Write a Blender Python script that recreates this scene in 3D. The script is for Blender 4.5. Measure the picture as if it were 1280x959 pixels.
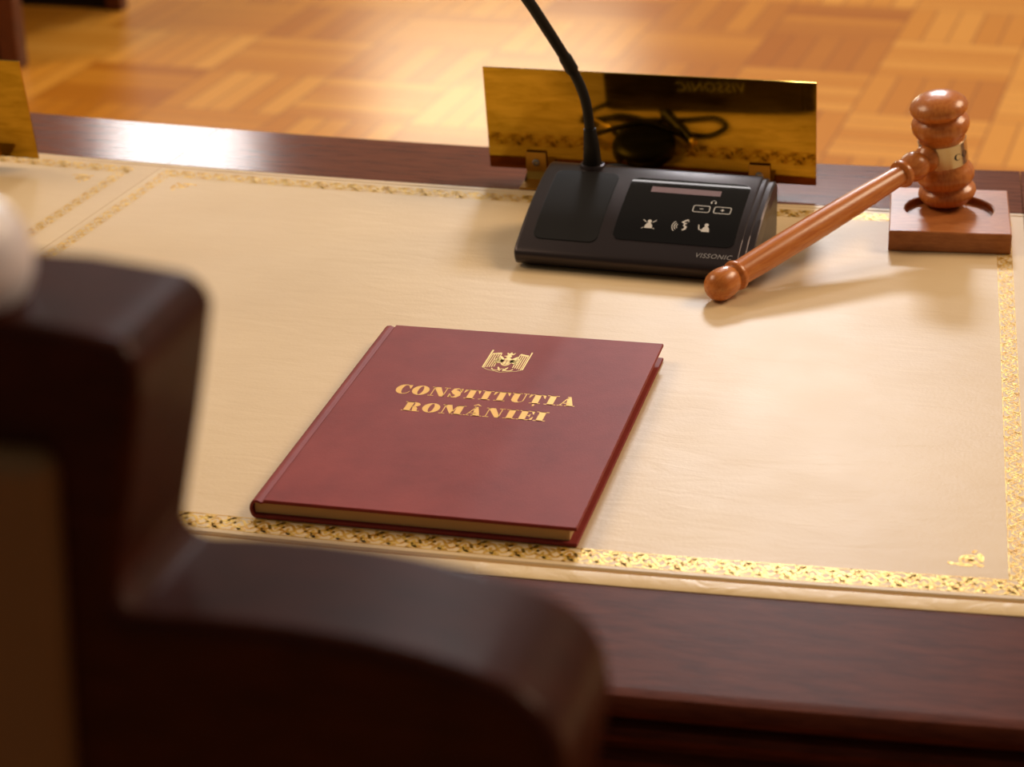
import bpy, bmesh, math, random
from mathutils import Vector, Matrix

for o in list(bpy.data.objects):
    bpy.data.objects.remove(o)
scene = bpy.context.scene
COL = scene.collection
random.seed(7)
V = Vector

# ------------------------------------------------------------------ camera
# origin: surface of the desk top (z = 0); floor at z = FLOOR
FLOOR = -0.78
CAM = V((0.41382, -1.41640, 0.66315))
R_, U_, F_ = (V((0.96628, 0.25628, -0.02491)), V((-0.08076, 0.39351, 0.91577)), V((-0.24450, 0.88288, -0.40094)))
cd = bpy.data.cameras.new('camera')
cam = bpy.data.objects.new('camera', cd)
COL.objects.link(cam)
m3 = Matrix((R_, U_, -F_)).transposed()
cam.matrix_world = Matrix.Translation(CAM) @ m3.to_4x4()
cd.sensor_width = 36.0
cd.lens = 2845.5 / 1280 * 36.0
cd.clip_start = 0.05
cd.clip_end = 60
cd.dof.use_dof = True
cd.dof.focus_distance = 1.64
cd.dof.aperture_fstop = 9.0
scene.camera = cam

# ------------------------------------------------------------------ light
scene.view_settings.view_transform = 'Standard'
scene.view_settings.look = 'None'
scene.view_settings.gamma = 1.0
scene.view_settings.use_curve_mapping = False
scene.view_settings.exposure = 0.0

w = bpy.data.worlds.new('hall')
scene.world = w
w.use_nodes = True
bg = w.node_tree.nodes['Background']
bg.inputs['Color'].default_value = (1.0, 0.83, 0.63, 1)
wt = w.node_tree
wtc = wt.nodes.new('ShaderNodeTexCoord')
wsp = wt.nodes.new('ShaderNodeSeparateXYZ')
wmr = wt.nodes.new('ShaderNodeMapRange')
wmr.inputs['From Min'].default_value, wmr.inputs['From Max'].default_value = -0.55, 0.75
wmr.inputs['To Min'].default_value, wmr.inputs['To Max'].default_value = 0.10, 0.28
wt.links.new(wtc.outputs['Generated'], wsp.inputs['Vector'])
wt.links.new(wsp.outputs['Y'], wmr.inputs['Value'])
wt.links.new(wmr.outputs['Result'], bg.inputs['Strength'])


def area(name, loc, target, sx, sy, power, color):
    ld = bpy.data.lights.new(name, 'AREA')
    ld.shape = 'RECTANGLE'
    ld.size, ld.size_y, ld.energy, ld.color = sx, sy, power, color
    o = bpy.data.objects.new(name, ld)
    COL.objects.link(o)
    o.location = loc
    o.rotation_euler = (V(target) - V(loc)).to_track_quat('-Z', 'Y').to_euler()
    return o


def from_az(p, az, el, d):
    a, e = math.radians(az), math.radians(el)
    return V(p) + V((math.sin(a) * math.cos(e), math.cos(a) * math.cos(e), math.sin(e))) * d


COOL = (1.0, 0.93, 0.90)
WARM = (1.0, 0.80, 0.55)
area('key_lamp', from_az((0.22, 0.1, 0), -8.8, 24.8, 7.0), (0.1, 0.1, 0), 0.9, 0.45, 94, (0.96, 0.96, 1.0))
area('left_lamp', from_az((-0.45, 0.53, 0), -24, 17.5, 8.0), (-0.4, 0.4, 0), 0.6, 0.35, 16, COOL)
area('near_lamp', from_az((0.28, -0.28, 0), -6.5, 31, 6.0), (0.2, 0, 0), 0.55, 0.2, 14, COOL)
area('floor_glare_light', from_az((-0.85, 3.0, FLOOR), -15, 17.5, 3.2), (-0.5, 2.5, FLOOR), 0.9, 0.34, 13, (1.0, 0.82, 0.55))  # unseen light for the parquet glare, placed low and near to spare the desk
area('right_fill', (3.8, 2.6, 3.9), (0.3, 1.0, 0), 2.6, 2.0, 225, (1.0, 0.74, 0.50))  # added soft fill from the right, brightens leather and floor
area('left_fill', (-4.0, 0.5, 4.0), (0.1, 0.3, 0), 2.6, 2.0, 125, (1.0, 0.74, 0.50))  # added fill on the opposite side, lifts the diffuse level of the desk
area('front_row', from_az((0.08, 0.36, 0.05), -11, 47.5, 5.0), (0.1, 0.3, 0), 2.6, 0.13, 11, COOL)


# ------------------------------------------------------------------ helpers
def lin(r, g, b):
    f = lambda c: (c / 255 / 12.92) if c / 255 <= 0.04045 else ((c / 255 + 0.055) / 1.055) ** 2.4
    return (f(r), f(g), f(b), 1)


class Mat:
    def __init__(s, name, color=(0.5, 0.5, 0.5, 1), rough=0.5, metal=0.0, spec=0.5, coat=0.0, coat_rough=0.1):
        s.m = bpy.data.materials.new(name)
        s.m.use_nodes = True
        s.t = s.m.node_tree
        s.b = s.t.nodes['Principled BSDF']
        s.b.inputs['Base Color'].default_value = color
        s.b.inputs['Roughness'].default_value = rough
        s.b.inputs['Metallic'].default_value = metal
        s.b.inputs['Specular IOR Level'].default_value = spec
        s.b.inputs['Coat Weight'].default_value = coat
        s.b.inputs['Coat Roughness'].default_value = coat_rough

    def n(s, kind, **kw):
        nd = s.t.nodes.new(kind)
        for k, v in kw.items():
            if k in nd.inputs:
                nd.inputs[k].default_value = v
            else:
                setattr(nd, k, v)
        return nd

    def l(s, a, b):
        s.t.links.new(a, b)

    def coords(s, which='Object', scale=(1, 1, 1), rot=(0, 0, 0)):
        tc = s.n('ShaderNodeTexCoord')
        mp = s.n('ShaderNodeMapping')
        mp.inputs['Scale'].default_value = scale
        mp.inputs['Rotation'].default_value = rot
        s.l(tc.outputs[which], mp.inputs['Vector'])
        return mp.outputs['Vector']

    def noise(s, vec, scale, detail=4, rough=0.55, dist=0.0):
        nd = s.n('ShaderNodeTexNoise')
        nd.inputs['Scale'].default_value = scale
        nd.inputs['Detail'].default_value = detail
        nd.inputs['Roughness'].default_value = rough
        nd.inputs['Distortion'].default_value = dist
        s.l(vec, nd.inputs['Vector'])
        return nd.outputs['Fac']

    def ramp(s, fac, stops):
        r = s.n('ShaderNodeValToRGB')
        el = r.color_ramp.elements
        while len(el) < len(stops):
            el.new(0.5)
        for e, (p, c) in zip(el, stops):
            e.position = p
            e.color = c
        s.l(fac, r.inputs['Fac'])
        return r.outputs['Color']

    def color(s, out):
        s.l(out, s.b.inputs['Base Color'])

    def bump(s, fac, strength, dist, prev=None):
        b = s.n('ShaderNodeBump')
        b.inputs['Strength'].default_value = strength
        b.inputs['Distance'].default_value = dist
        s.l(fac, b.inputs['Height'])
        if prev:
            s.l(prev, b.inputs['Normal'])
        s.l(b.outputs['Normal'], s.b.inputs['Normal'])
        return b.outputs['Normal']

    def rough(s, fac, lo, hi):
        mr = s.n('ShaderNodeMapRange')
        mr.inputs['To Min'].default_value = lo
        mr.inputs['To Max'].default_value = hi
        s.l(fac, mr.inputs['Value'])
        s.l(mr.outputs['Result'], s.b.inputs['Roughness'])


def wood(name, dark, light, scale, rough, coat=0.0, grain=0.0003, spec=0.5):
    m = Mat(name, light, rough, spec=spec, coat=coat, coat_rough=0.12)
    v = m.coords('Object', scale)
    a = m.noise(v, 6, 8, 0.62, 0.4)
    m.color(m.ramp(a, [(0.32, dark), (0.68, light)]))
    f = m.noise(v, 30, 3)
    m.bump(f, 0.25, grain)
    return m.m


M = {}
M['mahogany'] = wood('mahogany', lin(84, 40, 24), lin(122, 66, 42), (3, 40, 40), 0.15, coat=0.0, grain=0.0001, spec=0.15)
M['mahogany_edge'] = wood('mahogany_edge', lin(72, 34, 22), lin(98, 50, 34), (5, 24, 24), 0.42, coat=0.0, grain=0.0004, spec=0.06)
M['gavel_wood'] = wood('gavel_wood', lin(188, 104, 40), lin(214, 134, 62), (60, 60, 7), 0.27, coat=0.15, grain=0.00005)
M['block_wood'] = wood('block_wood', lin(158, 90, 42), lin(186, 118, 64), (12, 60, 60), 0.34, coat=0.0, grain=0.00005)
M['dark_wood'] = wood('dark_wood', lin(20, 8, 6), lin(52, 24, 18), (20, 20, 6), 0.35, coat=0.2)
M['chair_wood'] = wood('chair_wood', lin(46, 18, 9), lin(64, 26, 13), (8, 30, 30), 0.45, coat=0.09, spec=0.05)
M['red_wood'] = wood('red_wood', lin(66, 26, 10), lin(104, 50, 20), (20, 20, 5), 0.4)

m = Mat('tan_upholstery', lin(120, 86, 48), 0.7)
m.bump(m.noise(m.coords(), 300, 2), 0.3, 0.0006)
M['upholstery'] = m.m
m = Mat('pale_leather', lin(236, 226, 230), 0.3, coat=0.2)
m.bump(m.noise(m.coords(scale=(4, 18, 18)), 3, 3), 0.4, 0.004)
M['pale_leather'] = m.m

# cream desk leather
m = Mat('cream_leather', lin(220, 196, 156), 0.43, spec=0.5)
v = m.coords()
n1 = m.noise(v, 5, 5, 0.55)
m.color(m.ramp(n1, [(0.3, lin(214, 188, 146)), (0.7, lin(226, 202, 162))]))
v2 = m.coords(scale=(7, 22, 7), rot=(0, 0, 0.25))
b1 = m.bump(m.noise(v2, 3.0, 3, 0.5, 0.8), 0.09, 0.004)
m.bump(m.noise(v, 420, 2), 0.2, 0.0005, b1)
m.rough(m.noise(v, 14, 4), 0.39, 0.48)
M['leather'] = m.m
m = Mat('leather_trim', lin(226, 198, 146), 0.38)
v = m.coords()
b1 = m.bump(m.noise(v, 45, 3, 0.5, 1.0), 0.5, 0.0022)
M['leather_trim'] = m.m
m = Mat('leather_seam', lin(150, 112, 62), 0.7)
M['leather_seam'] = m.m

m = Mat('gold_leaf', lin(236, 190, 78), 0.36, metal=0.45)
v = m.coords()
m.color(m.ramp(m.noise(v, 160, 3), [(0.35, lin(206, 150, 48)), (0.65, lin(246, 208, 104))]))
m.bump(m.noise(v, 500, 2), 0.4, 0.0004)
M['gold'] = m.m
M['gold_print'] = Mat('gold_print', lin(232, 178, 74), 0.42, metal=0.35).m
M['gold_foil'] = Mat('gold_foil', lin(240, 206, 130), 0.30, metal=0.8).m

# book cloth
m = Mat('burgundy_cover', lin(112, 44, 44), 0.5, spec=0.15)
v = m.coords()
m.color(m.ramp(m.noise(v, 16, 7, 0.65), [(0.3, lin(124, 46, 44)), (0.7, lin(146, 60, 55))]))
m.bump(m.noise(v, 900, 2), 0.25, 0.0003)
M['cover'] = m.m
m = Mat('paper_edges', lin(214, 176, 120), 0.8)
v = m.coords(scale=(1, 1, 1))
wv = m.n('ShaderNodeTexWave', bands_direction='Z')
wv.inputs['Scale'].default_value = 900
wv.inputs['Distortion'].default_value = 1.0
m.l(v, wv.inputs['Vector'])
m.bump(wv.outputs['Fac'], 0.4, 0.0003)
M['paper'] = m.m

# brass
m = Mat('lacquered_brass', lin(214, 166, 62), 0.08, metal=1.0)
v = m.coords(scale=(3, 1, 14))
n1 = m.noise(v, 9, 6, 0.6, 0.6)
m.color(m.ramp(n1, [(0.3, lin(168, 130, 30)), (0.62, lin(200, 158, 50))]))
m.rough(n1, 0.03, 0.12)
M['brass'] = m.m
m = Mat('old_brass', lin(196, 150, 62), 0.3, metal=0.9)
m.rough(m.noise(m.coords(), 80, 3), 0.22, 0.42)
M['old_brass'] = m.m
M['steel'] = Mat('steel', lin(190, 186, 180), 0.25, metal=1.0).m
M['steel_band'] = Mat('steel_band', lin(206, 190, 160), 0.2, metal=0.9).m

m = Mat('grey_shell', lin(60, 52, 54), 0.32, metal=0.6)
m.bump(m.noise(m.coords(), 1500, 1), 0.12, 0.0002)
M['shell'] = m.m
m = Mat('speaker_pad', lin(22, 20, 20), 0.6, spec=0.2)
m.bump(m.noise(m.coords(), 1600, 1), 0.15, 0.0002)
M['pad'] = m.m
M['rubber'] = Mat('rubber', lin(9, 8, 8), 0.5, spec=0.3).m
M['black_plastic'] = Mat('black_plastic', lin(14, 13, 14), 0.38).m
M['glass'] = Mat('black_glass', lin(10, 6, 7), 0.05, spec=0.4).m
M['display'] = Mat('display', lin(128, 98, 100), 0.3).m
M['print_white'] = Mat('print_white', lin(225, 222, 218), 0.5).m
M['print_grey'] = Mat('print_grey', lin(150, 148, 150), 0.4).m
M['print_black'] = Mat('print_black', lin(20, 18, 16), 0.5).m
M['black_void'] = Mat('black_paint', lin(12, 8, 8), 0.6).m

# parquet
m = Mat('oak_parquet', lin(196, 132, 62), 0.3, spec=0.3)
TILE = 0.30
tc = m.n('ShaderNodeTexCoord')
mp = m.n('ShaderNodeMapping')
mp.inputs['Rotation'].default_value = (0, 0, math.radians(3))
mp.inputs['Scale'].default_value = (1 / TILE, 1 / TILE, 1)
m.l(tc.outputs['Object'], mp.inputs['Vector'])
sp = m.n('ShaderNodeSeparateXYZ')
m.l(mp.outputs['Vector'], sp.inputs['Vector'])


def math_n(op, a, b=None):
    nd = m.n('ShaderNodeMath', operation=op)
    for i, x in enumerate((a, b)):
        if x is None:
            continue
        if isinstance(x, (int, float)):
            nd.inputs[i].default_value = x
        else:
            m.l(x, nd.inputs[i])
    return nd.outputs[0]


fx, fy = math_n('FLOOR', sp.outputs['X']), math_n('FLOOR', sp.outputs['Y'])
par = math_n('FLOORED_MODULO', math_n('ADD', fx, fy), 2.0)
ux, uy = math_n('SUBTRACT', sp.outputs['X'], fx), math_n('SUBTRACT', sp.outputs['Y'], fy)
mixs = m.n('ShaderNodeMix', data_type='FLOAT')
m.l(par, mixs.inputs[0]); m.l(ux, mixs.inputs[2]); m.l(uy, mixs.inputs[3])
across = mixs.outputs[0]
slat = math_n('FLOOR', math_n('MULTIPLY', across, 5.0))
cv = m.n('ShaderNodeCombineXYZ')
m.l(math_n('ADD', math_n('MULTIPLY', fx, 7.0), slat), cv.inputs[0]); m.l(fy, cv.inputs[1]); m.l(par, cv.inputs[2])
wn = m.n('ShaderNodeTexWhiteNoise', noise_dimensions='3D')
m.l(cv.outputs[0], wn.inputs['Vector'])
tilec = m.n('ShaderNodeCombineXYZ')
m.l(fx, tilec.inputs[0]); m.l(fy, tilec.inputs[1])
wn2 = m.n('ShaderNodeTexWhiteNoise', noise_dimensions='3D')
m.l(tilec.outputs[0], wn2.inputs['Vector'])
tone = math_n('ADD', math_n('MULTIPLY', wn.outputs['Value'], 0.42), math_n('MULTIPLY', wn2.outputs['Value'], 0.58))
gr = m.noise(mp.outputs['Vector'], 14, 5, 0.6, 0.3)
tone = math_n('ADD', math_n('MULTIPLY', tone, 0.8), math_n('MULTIPLY', gr, 0.2))
base = m.ramp(tone, [(0.1, lin(172, 98, 18)), (0.5, lin(204, 132, 38)), (0.9, lin(228, 162, 68))])
edge = math_n('FRACT', math_n('MULTIPLY', across, 5.0))
edge = math_n('MINIMUM', edge, math_n('SUBTRACT', 1.0, edge))
tedge = math_n('MINIMUM', math_n('MINIMUM', ux, math_n('SUBTRACT', 1.0, ux)), math_n('MINIMUM', uy, math_n('SUBTRACT', 1.0, uy)))
gap = math_n('MINIMUM', math_n('MULTIPLY', edge, 0.2), tedge)
gapm = m.n('ShaderNodeMapRange')
gapm.inputs['From Max'].default_value = 0.012
m.l(gap, gapm.inputs['Value'])
mx = m.n('ShaderNodeMix', data_type='RGBA')
mx.inputs[6].default_value = lin(146, 82, 28)
m.l(gapm.outputs[0], mx.inputs[0]); m.l(base, mx.inputs[7])
m.color(mx.outputs[2])
m.bump(gapm.outputs[0], 0.2, 0.0006)
M['parquet'] = m.m


def link(name, bm, mat, parent=None, smooth=40, bevel=0, segs=2, recalc=True):
    if recalc:
        bmesh.ops.recalc_face_normals(bm, faces=bm.faces[:])
    me = bpy.data.meshes.new(name)
    bm.to_mesh(me)
    bm.free()
    o = bpy.data.objects.new(name, me)
    COL.objects.link(o)
    me.materials.append(mat)
    if smooth:
        for p in me.polygons:
            p.use_smooth = True
        me.set_sharp_from_angle(angle=math.radians(smooth))
    if bevel:
        md = o.modifiers.new('bevel', 'BEVEL')
        md.width, md.segments, md.limit_method, md.angle_limit = bevel, segs, 'ANGLE', math.radians(40)
        md.harden_normals = True
    if parent:
        o.parent = parent
    return o


def tag(o, label=None, cat=None, group=None, kind=None):
    for k, v_ in (('label', label), ('category', cat), ('group', group), ('kind', kind)):
        if v_:
            o[k] = v_
    return o


def thing(name, label, cat, loc=(0, 0, 0), rz=0.0, group=None):
    o = bpy.data.objects.new(name, None)
    o.empty_display_size = 0.03
    COL.objects.link(o)
    o.location = loc
    o.rotation_euler = (0, 0, rz)
    return tag(o, label, cat, group)


def box(bm, x0, x1, y0, y1, z0, z1, mtx=None):
    vs = [bm.verts.new((x, y, z)) for x in (x0, x1) for y in (y0, y1) for z in (z0, z1)]
    for f in ((0, 1, 3, 2), (4, 6, 7, 5), (0, 4, 5, 1), (2, 3, 7, 6), (0, 2, 6, 4), (1, 5, 7, 3)):
        bm.faces.new([vs[i] for i in f])
    if mtx:
        for v_ in vs:
            v_.co = mtx @ v_.co
    return vs


def prism(bm, pts, a0, a1, f):
    """closed 2D outline extruded between a0 and a1; f(u, v, a) -> 3D"""
    A = [bm.verts.new(f(u, v_, a0)) for u, v_ in pts]
    B = [bm.verts.new(f(u, v_, a1)) for u, v_ in pts]
    n = len(pts)
    for i in range(n):
        j = (i + 1) % n
        bm.faces.new((A[i], A[j], B[j], B[i]))
    bm.faces.new(A[::-1])
    bm.faces.new(B)


def lathe(bm, prof, org, axis, n=40, caps=True):
    """profile (t, r) revolved about an axis through org"""
    ax = V(axis).normalized()
    u = ax.orthogonal().normalized()
    w_ = ax.cross(u)
    rows = []
    for t, r in prof:
        c = V(org) + ax * t
        if r < 1e-6:
            rows.append([bm.verts.new(c)])
        else:
            rows.append([bm.verts.new(c + (u * math.cos(2 * math.pi * k / n) + w_ * math.sin(2 * math.pi * k / n)) * r) for k in range(n)])
    for a, b in zip(rows, rows[1:]):
        for k in range(n):
            j = (k + 1) % n
            if len(a) == 1 and len(b) == 1:
                continue
            if len(a) == 1:
                bm.faces.new((a[0], b[k], b[j]))
            elif len(b) == 1:
                bm.faces.new((a[k], a[j], b[0]))
            else:
                bm.faces.new((a[k], a[j], b[j], b[k]))
    if caps:
        if len(rows[0]) > 1:
            bm.faces.new(rows[0][::-1])
        if len(rows[-1]) > 1:
            bm.faces.new(rows[-1])


def spline(pts, n=8):
    """Catmull-Rom through points"""
    P = [V(p) for p in pts]
    P = [P[0] * 2 - P[1]] + P + [P[-1] * 2 - P[-2]]
    out = []
    for i in range(1, len(P) - 2):
        for k in range(n):
            t = k / n
            a, b, c, d = P[i - 1], P[i], P[i + 1], P[i + 2]
            out.append(0.5 * ((2 * b) + (c - a) * t + (2 * a - 5 * b + 4 * c - d) * t * t + (3 * b - a - 3 * c + d) * t ** 3))
    out.append(P[-2])
    return out


def tube(bm, pts, rad, n=14):
    P = [V(p) for p in pts]
    if not isinstance(rad, (list, tuple)):
        rad = [rad] * len(P)
    t0 = (P[1] - P[0]).normalized()
    u = t0.orthogonal().normalized()
    rows = []
    for i, p in enumerate(P):
        t = (P[min(i + 1, len(P) - 1)] - P[max(i - 1, 0)]).normalized()
        u = (u - t * u.dot(t)).normalized()
        w_ = t.cross(u)
        rows.append([bm.verts.new(p + (u * math.cos(2 * math.pi * k / n) + w_ * math.sin(2 * math.pi * k / n)) * rad[i]) for k in range(n)])
    for a, b in zip(rows, rows[1:]):
        for k in range(n):
            j = (k + 1) % n
            bm.faces.new((a[k], a[j], b[j], b[k]))
    bm.faces.new(rows[0][::-1])
    bm.faces.new(rows[-1])


def smooth_poly(pts, n=6, closed=True):
    """2D closed Catmull-Rom"""
    k = len(pts)
    out = []
    for i in range(k):
        a, b, c, d = (V((*pts[(i + j) % k], 0)) for j in (-1, 0, 1, 2))
        for q in range(n):
            t = q / n
            p = 0.5 * ((2 * b) + (c - a) * t + (2 * a - 5 * b + 4 * c - d) * t * t + (3 * b - a - 3 * c + d) * t ** 3)
            out.append((p.x, p.y))
    return out


# ---------------------------------------------------------------- flat artwork (polygons in 2D, mapped onto a surface)
def rect(x0, x1, y0, y1):
    return [(x0, y0), (x1, y0), (x1, y1), (x0, y1)]


def ell(cx, cy, rx, ry, a=0.0, n=16):
    c, s = math.cos(a), math.sin(a)
    return [(cx + rx * math.cos(t) * c - ry * math.sin(t) * s, cy + rx * math.cos(t) * s + ry * math.sin(t) * c)
            for t in (2 * math.pi * k / n for k in range(n))]


def strip(A, B):
    return [[A[i], A[i + 1], B[i + 1], B[i]] for i in range(len(A) - 1)]


def stroke(pts, ws):
    if not isinstance(ws, (list, tuple)):
        ws = [ws] * len(pts)
    A, B = [], []
    for i, p in enumerate(pts):
        a, b = pts[max(i - 1, 0)], pts[min(i + 1, len(pts) - 1)]
        dx, dy = b[0] - a[0], b[1] - a[1]
        L = math.hypot(dx, dy) or 1
        nx, ny = -dy / L * ws[i] / 2, dx / L * ws[i] / 2
        A.append((p[0] + nx, p[1] + ny))
        B.append((p[0] - nx, p[1] - ny))
    return strip(A, B)


def arcpts(cx, cy, rx, ry, a0, a1, n=14):
    return [(cx + rx * math.cos(math.radians(a0 + (a1 - a0) * k / n)), cy + ry * math.sin(math.radians(a0 + (a1 - a0) * k / n))) for k in range(n + 1)]


def art(name, polys, f, mat, parent):
    bm = bmesh.new()
    for p in polys:
        vs = [bm.verts.new(f(u, v_)) for u, v_ in p]
        try:
            bm.faces.new(vs)
        except ValueError:
            pass
    return link(name, bm, mat, parent, smooth=0)


def font_mesh(text, size, shear=0.0, spacing=1.0, offset=0.0):
    """built-in vector font turned into flat polygons"""
    cu = bpy.data.curves.new('lettering', 'FONT')
    cu.body, cu.size, cu.shear, cu.space_character, cu.offset = text, size, shear, spacing, offset
    cu.resolution_u = 4
    o = bpy.data.objects.new('lettering', cu)
    COL.objects.link(o)
    bpy.context.view_layer.update()
    me = bpy.data.meshes.new_from_object(o.evaluated_get(bpy.context.evaluated_depsgraph_get()))
    ps = [[(me.vertices[i].co.x, me.vertices[i].co.y) for i in p.vertices] for p in me.polygons]
    bpy.data.objects.remove(o)
    bpy.data.curves.remove(cu)
    bpy.data.meshes.remove(me)
    return ps


def fit(ps, x0, x1, y0, y1):
    xs = [p[0] for q in ps for p in q]
    ys = [p[1] for q in ps for p in q]
    a, b, c, d = min(xs), max(xs), min(ys), max(ys)
    return [[(x0 + (x - a) / (b - a) * (x1 - x0), y0 + (y - c) / (d - c) * (y1 - y0)) for x, y in q] for q in ps]


# ---------------------------------------------------------------- floor
bm = bmesh.new()
vs = [bm.verts.new(p) for p in ((-7, -3, FLOOR), (6, -3, FLOOR), (6, 12, FLOOR), (-7, 12, FLOOR))]
bm.faces.new(vs)
tag(link('floor', bm, M['parquet'], smooth=0), kind='structure')

# ---------------------------------------------------------------- curved desk
XC, YC = -0.1087, 6.0841
RB, RLB, RLF, RWF = 5.4992, 5.6189, 6.3260, 6.4521


def pol(R, a, z=0.0):
    return V((XC + R * math.sin(a), YC - R * math.cos(a), z))


def sweep(bm, prof, a0, a1, n=28):
    """closed profile of (R, z) swept along the arc"""
    rows = [[bm.verts.new(pol(R, a0 + (a1 - a0) * k / n, z)) for R, z in prof] for k in range(n + 1)]
    k_ = len(prof)
    for a, b in zip(rows, rows[1:]):
        for i in range(k_):
            j = (i + 1) % k_
            bm.faces.new((a[i], a[j], b[j], b[i]))
    bm.faces.new(rows[0])
    bm.faces.new(rows[-1][::-1])


def vine(L, W):
    """one tooled vine running 0..L, W wide: list of 2D polygons (s, t)"""
    out = []
    P = 0.0165
    n = max(1, round(L / P))
    P = L / n
    out += stroke([(L * k / (4 * n), 0.04 * W) for k in range(4 * n + 1)], 0.05 * W)
    out += stroke([(L * k / (4 * n), 0.96 * W) for k in range(4 * n + 1)], 0.05 * W)
    stem = [(L * k / (12 * n), W * (0.5 + 0.26 * math.sin(math.pi * k / 12 * 2))) for k in range(12 * n + 1)]
    out += stroke(stem, 0.10 * W)
    for i in range(n):
        for h, sg in ((0.0, 1), (0.5, -1)):
            s0 = (i + h) * P
            cy = W * (0.5 - sg * 0.20)
            c = s0 + 0.25 * P
            if i % 2 == 0:
                out.append(ell(c, cy, 0.075 * W * 1.3, 0.085 * W, 0, 10))
                for k in range(5):
                    a = k * 1.2566 + 0.3
                    out.append(ell(c + 0.17 * W * math.cos(a), cy + 0.15 * W * math.sin(a), 0.10 * W, 0.065 * W, a, 8))
            else:
                for a, l in ((0.5, 0.2), (2.6, 0.2), (1.57, 0.16), (4.3, 0.17), (5.4, 0.15)):
                    a2 = a * sg
                    out.append(ell(c + 0.16 * W * math.cos(a2), cy + 0.16 * W * math.sin(a2), l * W, 0.075 * W, a2, 8))
            out.append(ell(s0 + 0.02 * P, W * (0.5 + sg * 0.3), 0.18 * W, 0.06 * W, 0.6 * sg, 8))
            out.append(ell(s0 + 0.42 * P, W * (0.5 - sg * 0.36), 0.16 * W, 0.055 * W, -0.5 * sg, 8))
    return out


def fleuron():
    """small triangular corner ornament, corner at (0,0), 0..1 along both sides"""
    out = []
    out.append(ell(0.28, 0.28, 0.22, 0.11, math.pi / 4))
    for a, r in ((0.12, 0.55), (math.pi / 2 - 0.12, 0.55)):
        out.append(ell(r * math.cos(a), r * math.sin(a), 0.28, 0.10, a))
        out.append(ell(0.92 * math.cos(a * 0.9), 0.92 * math.sin(a * 1.0), 0.12, 0.07, a + 0.5))
    out += stroke(arcpts(0.36, 0.36, 0.30, 0.30, -40, 130), [0.02] + [0.09] * 13 + [0.02])
    for k in range(5):
        a = k * 1.2566
        out.append(ell(0.42 + 0.12 * math.cos(a), 0.42 + 0.12 * math.sin(a), 0.09, 0.06, a, 8))
    out.append(ell(0.07, 0.07, 0.1, 0.1))
    return out


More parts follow.
